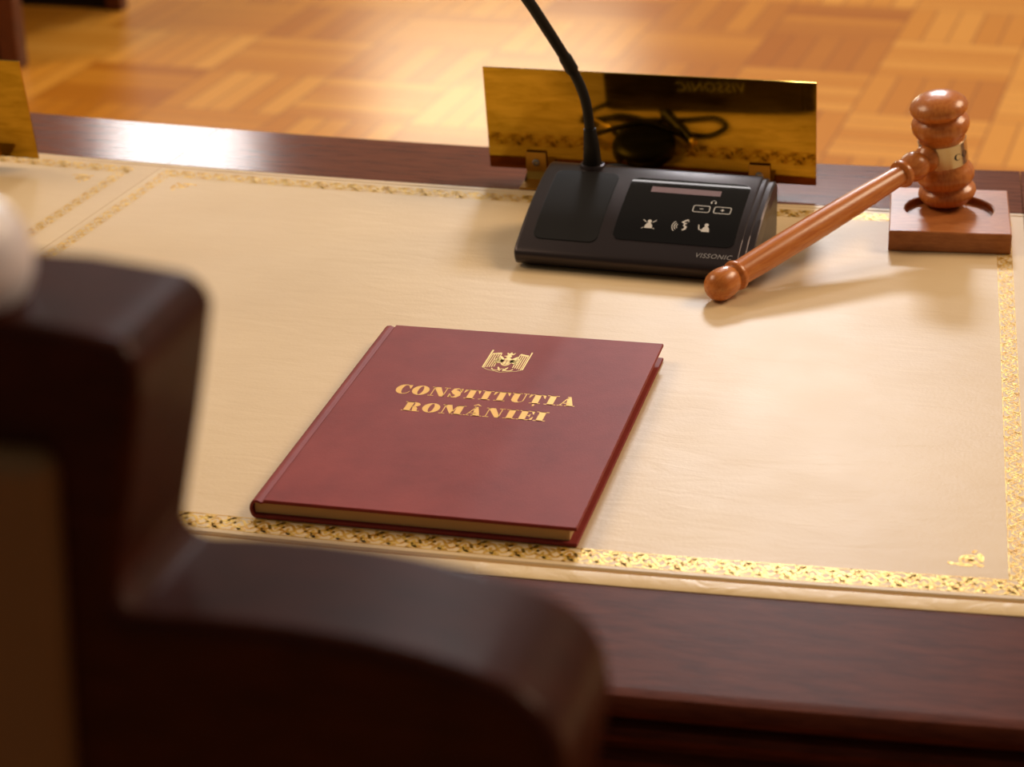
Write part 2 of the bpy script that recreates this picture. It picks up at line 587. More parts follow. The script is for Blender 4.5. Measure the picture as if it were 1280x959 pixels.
def desk_section(a0, a1, label, border):
    root = thing('desk_section', label, 'desk', pol(6.0, (a0 + a1) / 2, FLOOR), 0)
    off = -root.location

    def part(name, bm, mat, **k):
        for v_ in bm.verts:
            v_.co += off
        return link(name, bm, mat, root, **k)
    g = 0.00035 / 6.0
    b0, b1 = a0 + g, a1 - g
    # rails
    bm = bmesh.new()
    sweep(bm, [(RB, -0.002), (RB + 0.002, 0), (RLB - 0.0022, 0), (RLB - 0.0012, -0.0012), (RLB - 0.0012, -0.03), (RB + 0.006, -0.03), (RB + 0.006, -0.02), (RB, -0.018)], b0, b1)
    part('back_rail', bm, M['mahogany'], smooth=30)
    bm = bmesh.new()
    sweep(bm, [(RLF + 0.0006, -0.0012), (RLF + 0.003, 0.0004), (RLF + 0.0045, 0.0003), (RLF + 0.007, 0.0003), (RWF - 0.0125, 0), (RWF - 0.010, -0.00005), (RWF - 0.004, -0.0012), (RWF - 0.001, -0.0045), (RWF, -0.009),
               (RWF - 0.002, -0.0135), (RWF - 0.012, -0.0155), (RWF - 0.0125, -0.021), (RWF - 0.006, -0.023), (RWF - 0.0035, -0.027), (RWF - 0.005, -0.0315),
               (RWF - 0.014, -0.034), (RWF - 0.0145, -0.042), (RWF - 0.008, -0.046), (RWF - 0.0065, -0.053), (RWF - 0.012, -0.060), (RWF - 0.02, -0.062), (RLF + 0.0006, -0.062)], b0, b1)
    part('front_rail', bm, M['mahogany_edge'], smooth=35)
    # slab under the leather
    bm = bmesh.new()
    sweep(bm, [(RLB - 0.001, -0.004), (RLF, -0.004), (RLF, -0.03), (RLB - 0.001, -0.03)], b0, b1)
    part('top_board', bm, M['dark_wood'])
    # leather
    bm = bmesh.new()
    sweep(bm, [(RLB - 0.0006, -0.004), (RLB - 0.0006, -0.0006), (RLB + 0.0008, 0.0006), (RLB + 0.0062, 0.0006), (RLB + 0.0072, -0.0004), (RLB + 0.0082, 0.0004), (6.3068, 0.0004), (6.3078, -0.0008), (6.3078, -0.004)], b0, b1, 40)
    part('leather_inlay', bm, M['leather'], smooth=10)
    bm = bmesh.new()
    sweep(bm, [(6.3078, -0.004), (6.3078, -0.0026), (6.3108, -0.0026), (6.3126, 0.0006), (6.322, 0.0006), (6.3256, -0.0006), (6.3256, -0.004)], b0, b1, 40)
    part('leather_edge_strip', bm, M['leather_trim'], smooth=20)
    # gold tooling
    W = 0.0195
    al, ar = border
    wa = 0.0125
    polys = []
    bm = bmesh.new()
    Rm = 5.64

    def put(ps, f):
        for p in ps:
            try:
                bm.faces.new([bm.verts.new(f(s, t)) for s, t in p])
            except ValueError:
                pass
    zg = 0.00052
    R0, R1 = 5.6325, 6.3030
    put(vine((ar - al) * 5.64, W), lambda s, t: pol(R0 + t, al + s / 5.64, zg))
    put(vine((ar - al) * 6.29, W), lambda s, t: pol(R1 - t, al + s / 6.29, zg))
    Lr = R1 - R0 - 2 * W
    put(vine(Lr, wa), lambda s, t: pol(R0 + W + s, al + t / (R0 + W + s), zg))
    put(vine(Lr, wa), lambda s, t: pol(R0 + W + s, ar - t / (R0 + W + s), zg))
    S = 0.021
    for Rc, dr in ((R0 + W + 0.014, 1), (R1 - W - 0.014, -1)):
        for ac, da in ((al + (wa + 0.015) / Rc, 1), (ar - (wa + 0.015) / Rc, -1)):
            put(fleuron(), lambda s, t: pol(Rc + dr * t * S, ac + da * s * S / Rc, zg))
    bmesh.ops.recalc_face_normals(bm, faces=bm.faces[:])
    for fc in bm.faces:
        fc.normal_update()
        if fc.normal.z < 0:
            fc.normal_flip()
    part('gold_border', bm, M['gold'], smooth=0, recalc=False)
    # apron, modesty panel, side walls
    bm = bmesh.new()
    sweep(bm, [(6.405, -0.062), (6.432, -0.062), (6.432, -0.15), (6.405, -0.15)], b0, b1)
    part('apron', bm, M['mahogany_edge'])
    bm = bmesh.new()
    sweep(bm, [(RB + 0.03, -0.03), (RB + 0.055, -0.03), (RB + 0.055, FLOOR), (RB + 0.03, FLOOR)], b0, b1)
    part('modesty_panel', bm, M['mahogany_edge'])
    for s_, e_ in ((b0, b0 + 0.004), (b1 - 0.004, b1)):
        bm = bmesh.new()
        sweep(bm, [(RB + 0.055, -0.03), (6.405, -0.03), (6.405, FLOOR), (RB + 0.055, FLOOR)], s_, e_, 1)
        part('side_panel', bm, M['mahogany_edge'])
    return root


A_L, A_R = -0.0594, 0.0814
desk_section(A_L, A_R, 'middle curved desk section topped with cream leather, under the burgundy book', (-0.3490 / 6, 0.4765 / 6))
desk_section(A_L - 0.1408, A_L, 'left desk section beyond the leather seam, under the cut-off brass plate', (A_L - 0.1408 + 0.0015, -0.3815 / 6))
desk_section(A_R, A_R + 0.1408, 'right desk section, only its edge showing beside the gavel block', (0.4990 / 6, A_R + 0.1408 - 0.0015))

# ---------------------------------------------------------------- book
BT = 0.0194
book = thing('book', 'burgundy hardcover constitution book with gold title lying on the cream leather', 'book', (-0.1, -0.2, 0.0006), BT)
BW, BH, TT = 0.215, 0.3016, 0.0138
bm = bmesh.new(); box(bm, 0.0105, BW, 0, BH, 0, 0.0026)
link('back_cover', bm, M['cover'], book, bevel=0.0007)
bm = bmesh.new(); box(bm, 0.0095, BW, 0, BH, TT - 0.0026, TT)
front = link('front_cover', bm, M['cover'], book, bevel=0.0007, segs=3)
bm = bmesh.new()
outer = [(0.0105, 0.0004)] + [(0.0035 - 0.0038 * math.sin(a), 0.0066 - 0.0062 * math.cos(a)) for a in (math.pi * k / 14 for k in range(15))] + [(0.0052, 0.0131), (0.0066, 0.0126), (0.0078, 0.0120), (0.0088, 0.0121), (0.0098, 0.0128)]
inner = [(0.0098, 0.0112), (0.0078, 0.0106), (0.0046, 0.0114), (0.0024, 0.0105), (0.0012, 0.0066), (0.0026, 0.0026), (0.0105, 0.0022)]
prism(bm, outer + inner, 0.0003, BH - 0.0003, lambda u, v_, a: V((u, a, v_)))
link('spine', bm, M['cover'], book, smooth=50)
bm = bmesh.new()
pg = [(0.0024, 0.0028), (0.2095, 0.0027), (0.2097, 0.0068), (0.2092, 0.0111), (0.0028, 0.0111), (0.0019, 0.007)]
prism(bm, pg, 0.0035, BH - 0.0035, lambda u, v_, a: V((u, a, v_)))
link('page_block', bm, M['paper'], book, smooth=30)

h = 0.06
GL = {}
GL['I'] = (0.80, [rect(.19, .61, 0, 1), rect(0, .80, 0, h), rect(0, .80, 1 - h, 1)])
GL['E'] = (1.02, [rect(.14, .56, 0, 1), rect(0, .96, 1 - h, 1), rect(0, 1.0, 0, h), rect(.5, .74, .47, .53),
                  [(.78, .32), (.78, .68), (.66, .53), (.66, .47)], [(.97, 1), (.76, 1), (.9, .68), (.97, .62)], [(1.0, 0), (1.01, .40), (.94, .32), (.76, 0)]])
GL['T'] = (1.08, [rect(.33, .75, 0, 1), rect(.17, .91, 0, h), rect(0, 1.08, 1 - h, 1), [(0, 1), (0, .58), (.07, .64), (.26, 1)], [(1.08, 1), (.82, 1), (1.01, .64), (1.08, .58)]])
GL['N'] = (1.24, [rect(.16, .225, 0, 1), rect(0, .40, 0, h), rect(0, .3, 1 - h, 1), [(.10, 1), (.58, 1), (1.07, .14), (1.07, 0), (.80, 0)], rect(1.005, 1.07, 0, 1), rect(.84, 1.24, 1 - h, 1)])
GL['A'] = (1.20, [[(.14, 0), (.21, 0), (.60, .90), (.56, 1)], [(.48, 1), (.70, 1), (1.08, 0), (.62, 0)], rect(.26, .78, .26, .32), rect(0, .38, 0, h), rect(.50, 1.20, 0, h)])
GL['U'] = (1.16, [rect(.14, .56, .3, 1), rect(0, .70, 1 - h, 1), rect(.92, .985, .3, 1), rect(.77, 1.15, 1 - h, 1)]
           + strip(arcpts(.5625, .3, .4225, .32, 180, 360), arcpts(.74, .3, .18, .24, 180, 360)))
GL['O'] = (1.14, strip(arcpts(.57, .5, .57, .52, 0, 360, 40), arcpts(.57, .5, .16, .46, 0, 360, 40)))
GL['C'] = (1.04, strip(arcpts(.55, .5, .55, .52, 62, 292, 30), arcpts(.60, .5, .19, .455, 62, 292, 30))
           + stroke([(.70, .02), (.84, .08), (.93, .18), (.99, .32)], [.08, .07, .06, .05])
           + [[(.97, 1.0), (.97, .60), (.91, .60), (.70, .97)], [(.86, .9), (.97, 1.0), (.91, 1.0)]])
GL['S'] = (0.90, stroke([(.76, .74), (.66, .93), (.46, .98), (.27, .88), (.24, .72), (.42, .57), (.60, .44), (.66, .27), (.55, .08), (.38, .02), (.18, .09), (.09, .28)],
                        [.05, .07, .11, .24, .36, .46, .46, .36, .22, .09, .07, .05])
           + [[(.82, 1), (.82, .60), (.76, .60), (.56, .95)], [(.04, 0), (.04, .40), (.10, .40), (.30, .05)]])
GL['R'] = (1.20, [rect(.14, .56, 0, 1), rect(0, .70, 0, h), rect(0, .56, 1 - h, 1), [(.56, .5), (.80, .53), (.98, .34), (1.02, .08), (1.10, .05), (1.20, .06), (1.18, 0), (.72, 0), (.64, .40)]]
           + strip(arcpts(.54, .735, .50, .265, 90, -90), arcpts(.58, .735, .09, .21, 90, -90)) + [rect(.5, .6, .47, .525), rect(.5, .6, 1 - h, 1)])
GL['M'] = (1.54, [rect(.16, .225, 0, 1), rect(0, .40, 0, h), rect(0, .3, 1 - h, 1), [(.10, 1), (.58, 1), (.88, .28), (.74, 0)], [(.74, 0), (.82, .12), (1.04, 1), (.97, 1)], rect(.97, 1.39, 0, 1), rect(.84, 1.53, 0, h), rect(.97, 1.53, 1 - h, 1)])
GL['Â'] = (1.20, GL['A'][1] + [[(.30, 1.10), (.59, 1.32), (.59, 1.20), (.44, 1.10)], [(.88, 1.10), (.74, 1.10), (.59, 1.20), (.59, 1.32)]])
GL['Ț'] = (1.08, GL['T'][1] + [ell(.52, -.15, .09, .075), [(.60, -.15), (.58, -.25), (.46, -.33), (.45, -.30), (.52, -.22)]])


def word(text, x0, x1, y0, cap):
    tot = sum(GL[c][0] for c in text) + 0.07 * (len(text) - 1)
    k = (x1 - x0) / tot
    out, x = [], 0
    for c in text:
        out += [[(x0 + (x + a) * k, y0 + b * cap) for a, b in p] for p in GL[c][1]]
        x += GL[c][0] + 0.07
    return out


top = lambda u, v_: V((u, v_, TT + 0.00012))
ti = art('gold_title', word('CONSTITUȚIA', 0.0436, 0.1745, 0.1785, 0.0155) + word('ROMÂNIEI', 0.0570, 0.1598, 0.1508, 0.0150), top, M['gold_print'], front)
# crest: tall flanking bars, striped field, crowned eagle with spread wings and a small shield
cp = []
cx = 0.10905
X0, X1, Y0, Y1, YT = 0.0943, 0.1238, 0.2345, 0.2670, 0.2275
cp += stroke([(X0, Y0), (X0, Y1)], 0.0013) + stroke([(X1, Y0), (X1, Y1)], 0.0010)
cp += stroke(spline_pts := [(X0, Y0), (X0 + 0.004, 0.2312), (cx - 0.004, 0.2290), (cx, YT)], 0.0005) + stroke([(cx, YT), (cx + 0.004, 0.2290), (X1 - 0.004, 0.2312), (X1, Y0)], 0.0005)
for i in range(5):
    for sg in (-1, 1):
        x = cx + sg * (0.0070 + i * 0.0016)
        cp += stroke([(x, 0.2345 + 0.0006 * (4 - i)), (x, 0.2615 - 0.0004 * i)], 0.0007)
        if i < 4:
            cp.append(ell(x + sg * 0.0008, 0.2617 - 0.0005 * i, 0.0010, 0.0014))
for sg in (-1, 1):
    for k, (a, l) in enumerate(((1.15, 0.0105), (0.75, 0.0095), (0.35, 0.0085), (-0.1, 0.0075), (-0.55, 0.0085))):
        cp.append(ell(cx + sg * (0.0022 + 0.5 * l * math.cos(a)), 0.2475 + 0.5 * l * math.sin(a), l * 0.5, 0.0012, a if sg > 0 else math.pi - a))
    cp += stroke(arcpts(cx + sg * 0.0042, 0.2345, 0.0036, 0.0036, 180, 360), [0.0003] + [0.001] * 13 + [0.0003])
    cp.append(ell(cx + sg * 0.0024, 0.2335, 0.0008, 0.004, -sg * 0.35))
cp += [ell(cx, 0.2470, 0.0040, 0.0075), ell(cx - 0.0004, 0.2570, 0.0021, 0.0030), [(cx - 0.002, 0.2585), (cx - 0.0046, 0.2572), (cx - 0.002, 0.2560)]]
cp += [[(cx - 0.0024, 0.2600), (cx + 0.0024, 0.2600), (cx + 0.0032, 0.2640), (cx + 0.0013, 0.2620), (cx, 0.2650), (cx - 0.0013, 0.2620), (cx - 0.0032, 0.2640)]]
art('gold_crest', cp, top, M['gold_foil'], front)
sh = [[(cx - 0.0027, 0.2500), (cx - 0.0027, 0.2440), (cx, 0.2415), (cx + 0.0027, 0.2440), (cx + 0.0027, 0.2500)]]
dk = stroke(sh[0] + [sh[0][0]], 0.0004) + stroke([(cx, 0.2415), (cx, 0.2500)], 0.0004) + stroke([(cx - 0.0027, 0.2472), (cx + 0.0027, 0.2472)], 0.0004)
art('crest_shield', dk, lambda u, v_: V((u, v_, TT + 0.0002)), M['cover'], front)

# ---------------------------------------------------------------- conference microphone unit
UT = math.radians(-2.3)
unit = thing('conference_microphone', 'dark grey conference microphone unit with touch screen and gooseneck, before the brass plate', 'microphone', (-0.050, 0.2725, 0.0006), UT)
PR = [(.004, .003), (.0012, .006), (0, .010), (.0015, .0135), (.006, .0165), (.02, .0235), (.04, .033), (.06, .0405), (.08, .0468), (.095, .0505), (.108, .0522), (.115, .0512), (.119, .048), (.12, .044)]
PR = [(y, z * 1.07) for y, z in PR]
cum = [0.0]
for a, b in zip(PR, PR[1:]):
    cum.append(cum[-1] + math.hypot(b[0] - a[0], b[1] - a[1]))


SP = [p.to_2d() for p in spline([V((y, z, 0)) for y, z in PR], 6)]
SC = [0.0]
for a, b in zip(SP, SP[1:]):
    SC.append(SC[-1] + (b - a).length)


def on(s, off=0.0):
    """point (y, z) on the front slope at arclength s, raised by off; smoothed"""
    def raw(s_):
        for i in range(len(SP) - 1):
            if s_ <= SC[i + 1] or i == len(SP) - 2:
                return SP[i].lerp(SP[i + 1], (s_ - SC[i]) / (SC[i + 1] - SC[i]))
    d = raw(s + 0.004) - raw(s - 0.004)
    n = V((-d.y, d.x)).normalized()
    return raw(s) + n * off


def fine_profile():
    P = [V((y, z, 0)) for y, z in PR]
    sp_ = spline(P, 4)
    return [(p.x, p.y) for p in sp_] + [(.12, .006), (.118, .003)]


FP = fine_profile()


def shell_mesh(x0, x1, inset0, inset1, bev=0.0):
    pass


UW = 0.196
bm = bmesh.new()
cyc, czc = 0.065, 0.024


def ring(x, k):
    return [bm.verts.new((x, cyc + (y - cyc) * (1 - k / 0.06), czc + (z - czc) * (1 - k / 0.028) if z > 0.004 else z)) for y, z in FP]


rows = [ring(0.0, 0.0026), ring(0.0008, 0.0010), ring(0.0026, 0.0), ring(UW - 0.0125, 0.0), ring(UW - 0.0112, 0.0006), ring(UW - 0.0108, 0.0016)]
for a, b in zip(rows, rows[1:]):
    for i in range(len(a)):
        j = (i + 1) % len(a)
        bm.faces.new((a[i], a[j], b[j], b[i]))
bm.faces.new(rows[0]); bm.faces.new(rows[-1][::-1])
shell = link('housing', bm, M['shell'], unit, smooth=35)
bm = bmesh.new()
rows = [ring(UW - 0.0108, 0.0014), ring(UW - 0.0075, 0.0010), ring(UW - 0.0060, 0.0018), ring(UW - 0.0056, 0.0028), ring(UW - 0.0015, 0.0026), ring(UW, 0.0042)]
for a, b in zip(rows, rows[1:]):
    for i in range(len(a)):
        j = (i + 1) % len(a)
        bm.faces.new((a[i], a[j], b[j], b[i]))
bm.faces.new(rows[0]); bm.faces.new(rows[-1][::-1])
link('end_cap', bm, M['shell'], unit, smooth=35)
bm = bmesh.new(); box(bm, 0.008, UW - 0.012, 0.010, 0.112, 0.0, 0.0036)
link('rubber_foot', bm, M['rubber'], unit, bevel=0.0008)


def panel(name, x0, x1, s0, s1, r, off, base, mat, parent, n=44, taper=0.0):
    bm = bmesh.new()
    ss = []
    for k in range(n + 1):
        t = k / n
        ss.append(s0 + (s1 - s0) * (0.5 - 0.5 * math.cos(math.pi * t)))
    rows_ = []
    for s in ss:
        d = min(s - s0, s1 - s)
        ins = r - math.sqrt(max(0, r * r - (r - d) ** 2)) if d < r else 0.0
        tp = taper * (s - s0) / (s1 - s0)
        y, z = on(s, off)
        yb, zb = on(s, base)
        xa, xb = x0 + ins - tp, x1 - ins - tp * 0.3
        rows_.append([bm.verts.new((xa, yb, zb)), bm.verts.new((xa + 0.0003, y, z)), bm.verts.new((xb - 0.0003, y, z)), bm.verts.new((xb, yb, zb))])
    for a, b in zip(rows_, rows_[1:]):
        for i in range(3):
            bm.faces.new((a[i], a[i + 1], b[i + 1], b[i]))
    for e in (rows_[0], rows_[-1]):
        bm.faces.new(e)
    return link(name, bm, mat, parent, smooth=30)


panel('pad_groove', 0.0116, 0.0672, 0.0270, 0.1160, 0.0075, 0.00012, -0.001, M['black_plastic'], unit)
pad = panel('speaker_pad', 0.0123, 0.0665, 0.0277, 0.1153, 0.007, 0.00055, -0.001, M['pad'], unit)
panel('screen_bezel', 0.0770, 0.1805, 0.0325, 0.1130, 0.0075, 0.00012, -0.001, M['shell'], unit)
glass = panel('touch_screen', 0.0780, 0.1795, 0.0335, 0.1120, 0.0068, 0.0005, -0.001, M['glass'], unit)


def onscr(u, s):
    y, z = on(s, 0.00072)
    return V((u, y, z))


def subdiv(polys):
    return polys


art('display_strip', [rect(0.0978 + 0.0587 * k / 8, 0.0978 + 0.0587 * (k + 1) / 8, 0.0928, 0.1002) for k in range(8)], onscr, M['display'], glass)


def rrect_outline(x0, x1, y0, y1, r, wd):
    pts = arcpts(x1 - r, y1 - r, r, r, 0, 90, 4) + arcpts(x0 + r, y1 - r, r, r, 90, 180, 4) + arcpts(x0 + r, y0 + r, r, r, 180, 270, 4) + arcpts(x1 - r, y0 + r, r, r, 270, 360, 4)
    pts.append(pts[0])
    return stroke(pts, wd)


ic = []
ic += rrect_outline(0.1378, 0.1514, 0.0712, 0.0792, 0.0016, 0.0007) + [rect(0.1430, 0.1462, 0.0749, 0.0756)]
ic += rrect_outline(0.1552, 0.1690, 0.0712, 0.0792, 0.0016, 0.0007) + [rect(0.1606, 0.1636, 0.0749, 0.0756), rect(0.1618, 0.1625, 0.0736, 0.0769)]
hx, hy = 0.1530, 0.0848
ic += stroke(arcpts(hx, hy, 0.0018, 0.0020, 10, 170), 0.0004) + [rect(hx - 0.0023, hx - 0.0012, hy - 0.0020, hy + 0.0004), rect(hx + 0.0012, hx + 0.0023, hy - 0.0020, hy + 0.0004)]


def person(x, y, k):
    return [ell(x, y + 0.0044 * k, 0.0017 * k, 0.0018 * k), [(x - 0.0034 * k, y - 0.0034 * k), (x + 0.0034 * k, y - 0.0034 * k), (x + 0.0028 * k, y + 0.0002 * k), (x + 0.0012 * k, y + 0.0028 * k), (x - 0.0012 * k, y + 0.0028 * k), (x - 0.0028 * k, y + 0.0002 * k)]]


ic += person(0.1057, 0.0512, 1.0)
for sg in (-1, 1):
    ic += stroke([(0.1057 + sg * 0.0026, 0.0545), (0.1057 + sg * 0.0056, 0.0572)], 0.0007) + stroke([(0.1057 + sg * 0.0040, 0.0482), (0.1057 + sg * 0.0054, 0.0472)], 0.0006)
for r in (0.0024, 0.0042, 0.0060):
    ic += stroke(arcpts(0.1310, 0.0525, r, r * 1.15, 130, 230, 10), 0.0007)
fx0, fy0 = 0.1345, 0.0540
ic += stroke([(fx0 - 0.0020, fy0 + 0.0030), (fx0 + 0.0004, fy0 + 0.0052), (fx0 + 0.0026, fy0 + 0.0066)], 0.0016)
ic += stroke([(fx0 - 0.0016, fy0 + 0.0032), (fx0 + 0.0012, fy0 + 0.0020), (fx0 - 0.0002, fy0 + 0.0002), (fx0 + 0.0018, fy0 - 0.0016), (fx0 + 0.0014, fy0 - 0.0040), (fx0 - 0.0006, fy0 - 0.0056)], [.0008, .0024, .0014, .0020, .0022, .0010])
ic += stroke([(fx0 + 0.0026, fy0 + 0.0066), (fx0 + 0.0034, fy0 + 0.0040)], 0.0006)
ic += person(0.1530, 0.0518, 1.0) + stroke([(0.1505, 0.0500), (0.1474, 0.0510), (0.1466, 0.0560)], [0.0012, 0.001, 0.0009])
art('touch_icons', ic, onscr, M['print_white'], glass)


def VIS():
    return font_mesh('VISSONIC', 1.0, shear=0.22, spacing=1.12, offset=0.008)


def onshell(u, s):
    y, z = on(s, 0.0003)
    return V((u, y, z))


art('maker_lettering', fit(VIS(), 0.1508, 0.1805, 0.0208, 0.0257), onshell, M['print_grey'], unit)
art('rear_lettering', fit(VIS(), 0.074, 0.138, 0.026, 0.0370), lambda u, v_: V((0.206 - u, 0.1203, v_)), M['print_grey'], unit)
for px in (0.03, 0.055, 0.150):
    pass
# gooseneck
collar_c = V((0.0385, 0.1080, 0.0555))
bm = bmesh.new()
lathe(bm, [(-0.004, 0.0112), (0.0008, 0.0112), (0.0022, 0.0105), (0.0026, 0.0088), (0.0004, 0.0084)], collar_c, (0, 0, 1), 36)
link('microphone_socket', bm, M['shell'], unit)
inv = Matrix.Rotation(-UT, 4, 'Z') @ Matrix.Translation(-V(unit.location))
bottom = V(unit.location) + Matrix.Rotation(UT, 4, 'Z') @ collar_c
neckw = [bottom + V((0, 0, -0.002)), V((-0.0070, 0.3745, 0.075)), V((-0.0082, 0.3740, 0.0905)), V((-0.0105, 0.372, 0.1125)), V((-0.0151, 0.369, 0.130)), V((-0.0218, 0.362, 0.148)), V((-0.0273, 0.352, 0.164)),
         V((-0.0361, 0.335, 0.189)), V((-0.0451, 0.318, 0.2135)), V((-0.060, 0.288, 0.250)), V((-0.076, 0.255, 0.285))]
neck = [inv @ p for p in neckw]
bm = bmesh.new()
bp = spline(neck[:3], 6)
tube(bm, bp, [0.0083 - 0.0030 * (i / (len(bp) - 1)) for i in range(len(bp))], 20)
link('rubber_boot', bm, M['rubber'], unit)
bm = bmesh.new()
gp = spline(neck[1:], 8)
rad = []
for i, p in enumerate(gp):
    s = i / (len(gp) - 1)
    rad.append(0.0043 if i < 30 else (0.0055 if i < 37 else 0.0046))
tube(bm, gp, rad, 18)
link('gooseneck', bm, M['rubber'], unit)
bm = bmesh.new()
d = (neck[-1] - neck[-2]).normalized()
lathe(bm, [(-0.004, 0.0046), (0, 0.0075), (0.006, 0.0095), (0.05, 0.0095), (0.056, 0.008), (0.059, 0.0)], neck[-1], d, 24)
link('microphone_capsule', bm, M['black_plastic'], unit)

# ---------------------------------------------------------------- cable heap behind the unit
cab = thing('cable', 'coiled black audio cable lying behind the microphone unit', 'cable', (0.0, 0.43, 0.0006))
co = -V(cab.location)
loop = [(-0.040, 0.390, 0.010), (-0.058, 0.397, 0.004), (-0.062, 0.412, 0.003), (-0.035, 0.404, 0.004), (0.0, 0.406, 0.004), (0.035, 0.402, 0.004), (0.060, 0.398, 0.004), (0.072, 0.408, 0.003), (0.058, 0.424, 0.003), (0.030, 0.424, 0.006),
        (0.0, 0.414, 0.009), (-0.030, 0.407, 0.008), (-0.052, 0.420, 0.004), (-0.048, 0.438, 0.008), (-0.020, 0.452, 0.028), (0.004, 0.450, 0.033), (0.026, 0.446, 0.024), (0.034, 0.436, 0.014), (0.022, 0.417, 0.011), (0.010, 0.402, 0.012)]
bm = bmesh.new()
tube(bm, spline([V(p) + co for p in loop], 8), 0.0024, 10)
link('cord', bm, M['rubber'], cab)


def jack(p0, p1, tip, r=0.0052):
    bm = bmesh.new()
    a, b = V(p0) + co, V(p1) + co
    ax = b - a
    L = ax.length
    lathe(bm, [(0, 0.003), (0.002, r), (L * 0.7, r), (L, r * 0.75)], a, ax, 20)
    body = link('plug_body', bm, M['black_plastic'], cab)
    bm = bmesh.new()
    lathe(bm, [(L - 0.001, r * 0.62), (L + 0.005, r * 0.62), (L + 0.0055, 0.0016), (L + tip * 0.8, 0.0016), (L + tip * 0.85, 0.0011), (L + tip * 0.92, 0.0017), (L + tip, 0.0004)], a, ax, 16)
    link('gold_tip', bm, M['gold_foil'], body)


jack((-0.012, 0.440, 0.008), (-0.030, 0.4285, 0.008), 0.026)
jack((0.014, 0.405, 0.0125), (0.0455, 0.4400, 0.0085), 0.006, 0.0058)
puck = thing('cable_adapter', 'round black adapter puck lying against the brass plate behind the microphone', 'adapter', (0.003, 0.4500, 0.0006))
bm = bmesh.new()
lathe(bm, [(0, 0.0), (0, 0.0280), (0.002, 0.0292), (0.009, 0.0292), (0.0125, 0.0270), (0.0155, 0.020), (0.0165, 0.0)], (0, 0, 0), (0, 0, 1), 40)
link('adapter_case', bm, M['black_plastic'], puck)
bm = bmesh.new()
lathe(bm, [(-0.002, 0.0035), (0.001, 0.0035), (0.0012, 0.002)], (-0.012, 0.0262, 0.006), (-0.42, 0.9, 0), 16)
link('socket_ring', bm, M['steel'], puck)


# ---------------------------------------------------------------- brass name plates
def nameplate(label, loc, rz, group):
    t = thing('brass_nameplate', label, 'nameplate', loc, rz, group)
    # local: x along the plate (0..0.303), y = back, z up; plate leans to the front
    Wp, Hp, lean, th = 0.2985, 0.100, -0.17, 0.0016
    n = V((0, 1, -lean)).normalized()
    up = V((0, lean, 1)).normalized()
    bm = bmesh.new()
    base = V((0, 0, 0.0098))
    vs_ = []
    for x in (0, Wp):
        for hh in (0, Hp):
            for d_ in (0, th):
                vs_.append(bm.verts.new(base + V((x, 0, 0)) + up * hh + n * d_))
    for f in ((0, 1, 3, 2), (4, 6, 7, 5), (0, 4, 5, 1), (2, 3, 7, 6), (0, 2, 6, 4), (1, 5, 7, 3)):
        bm.faces.new([vs_[i] for i in f])
    link('plate', bm, M['brass'], t, bevel=0.0003, segs=2, smooth=30)
    for xb in (0.0445, 0.2485):
        bm = bmesh.new()
        hw = 0.0095
        # upright tab against the plate, then a foot running forward
        pts = []
        for s_, z_ in ((-0.030, 0.0002), (-0.012, 0.0002), (-0.0045, 0.0022), (-0.0018, 0.0085)):
            pts.append((s_, z_))
        topc = base + up * 0.018
        pts.append((topc.y - 0.0012, topc.z))
        oth = [(y_ - 0.0002, z_ + 0.0017) if i < 2 else (y_ - 0.0016, z_ + 0.0004) for i, (y_, z_) in enumerate(pts)]
        prism(bm, pts + oth[::-1], xb - hw, xb + hw, lambda u, v_, a: V((a, u, v_)))
        br = link('bracket', bm, M['old_brass'], t, smooth=30, bevel=0.0004)
        bm = bmesh.new()
        cpos = base + V((xb, 0, 0)) + up * 0.0085 - n * 0.0026
        lathe(bm, [(-0.001, 0.0036), (0.0012, 0.0036), (0.0022, 0.0024), (0.0008, 0.0018), (0.0008, 0.0)], cpos, -n, 20)
        link('screw', bm, M['steel'], br)
    return t


nameplate('whole brass nameplate standing on the back rail behind the microphone', (-0.1310, 0.4972, 0.0), math.radians(0.05), 'brass nameplates')
LP = V((-0.5554, 0.4403, 0.0))
la = math.radians(-1.5)
nameplate('cut-off brass nameplate at the left edge of the photo', (LP.x - 0.2985 * math.cos(la), LP.y - 0.2985 * math.sin(la), 0.0006), la, 'brass nameplates')

# ---------------------------------------------------------------- sounding block and gavel
blk = thing('sounding_block', 'square brown wooden sounding block under the gavel head', 'sounding block', (0.2449, 0.3708, 0.0006), math.radians(5.4))
bm = bmesh.new()
BWx, BDy, BHz = 0.0994, 0.112, 0.0174
ccx, ccy, rr = 0.0495, 0.0600, 0.0368
# top face with round recess built as rings between the square and the circle
N_ = 64


def sq(a, z, ins=0.0):
    c, s = math.cos(a), math.sin(a)
    hx_, hy_ = (BWx / 2 - ins), (BDy / 2 - ins)
    k = min(hx_ / abs(c) if abs(c) > 1e-9 else 9, hy_ / abs(s) if abs(s) > 1e-9 else 9)
    return (BWx / 2 + c * k, BDy / 2 + s * k, z)


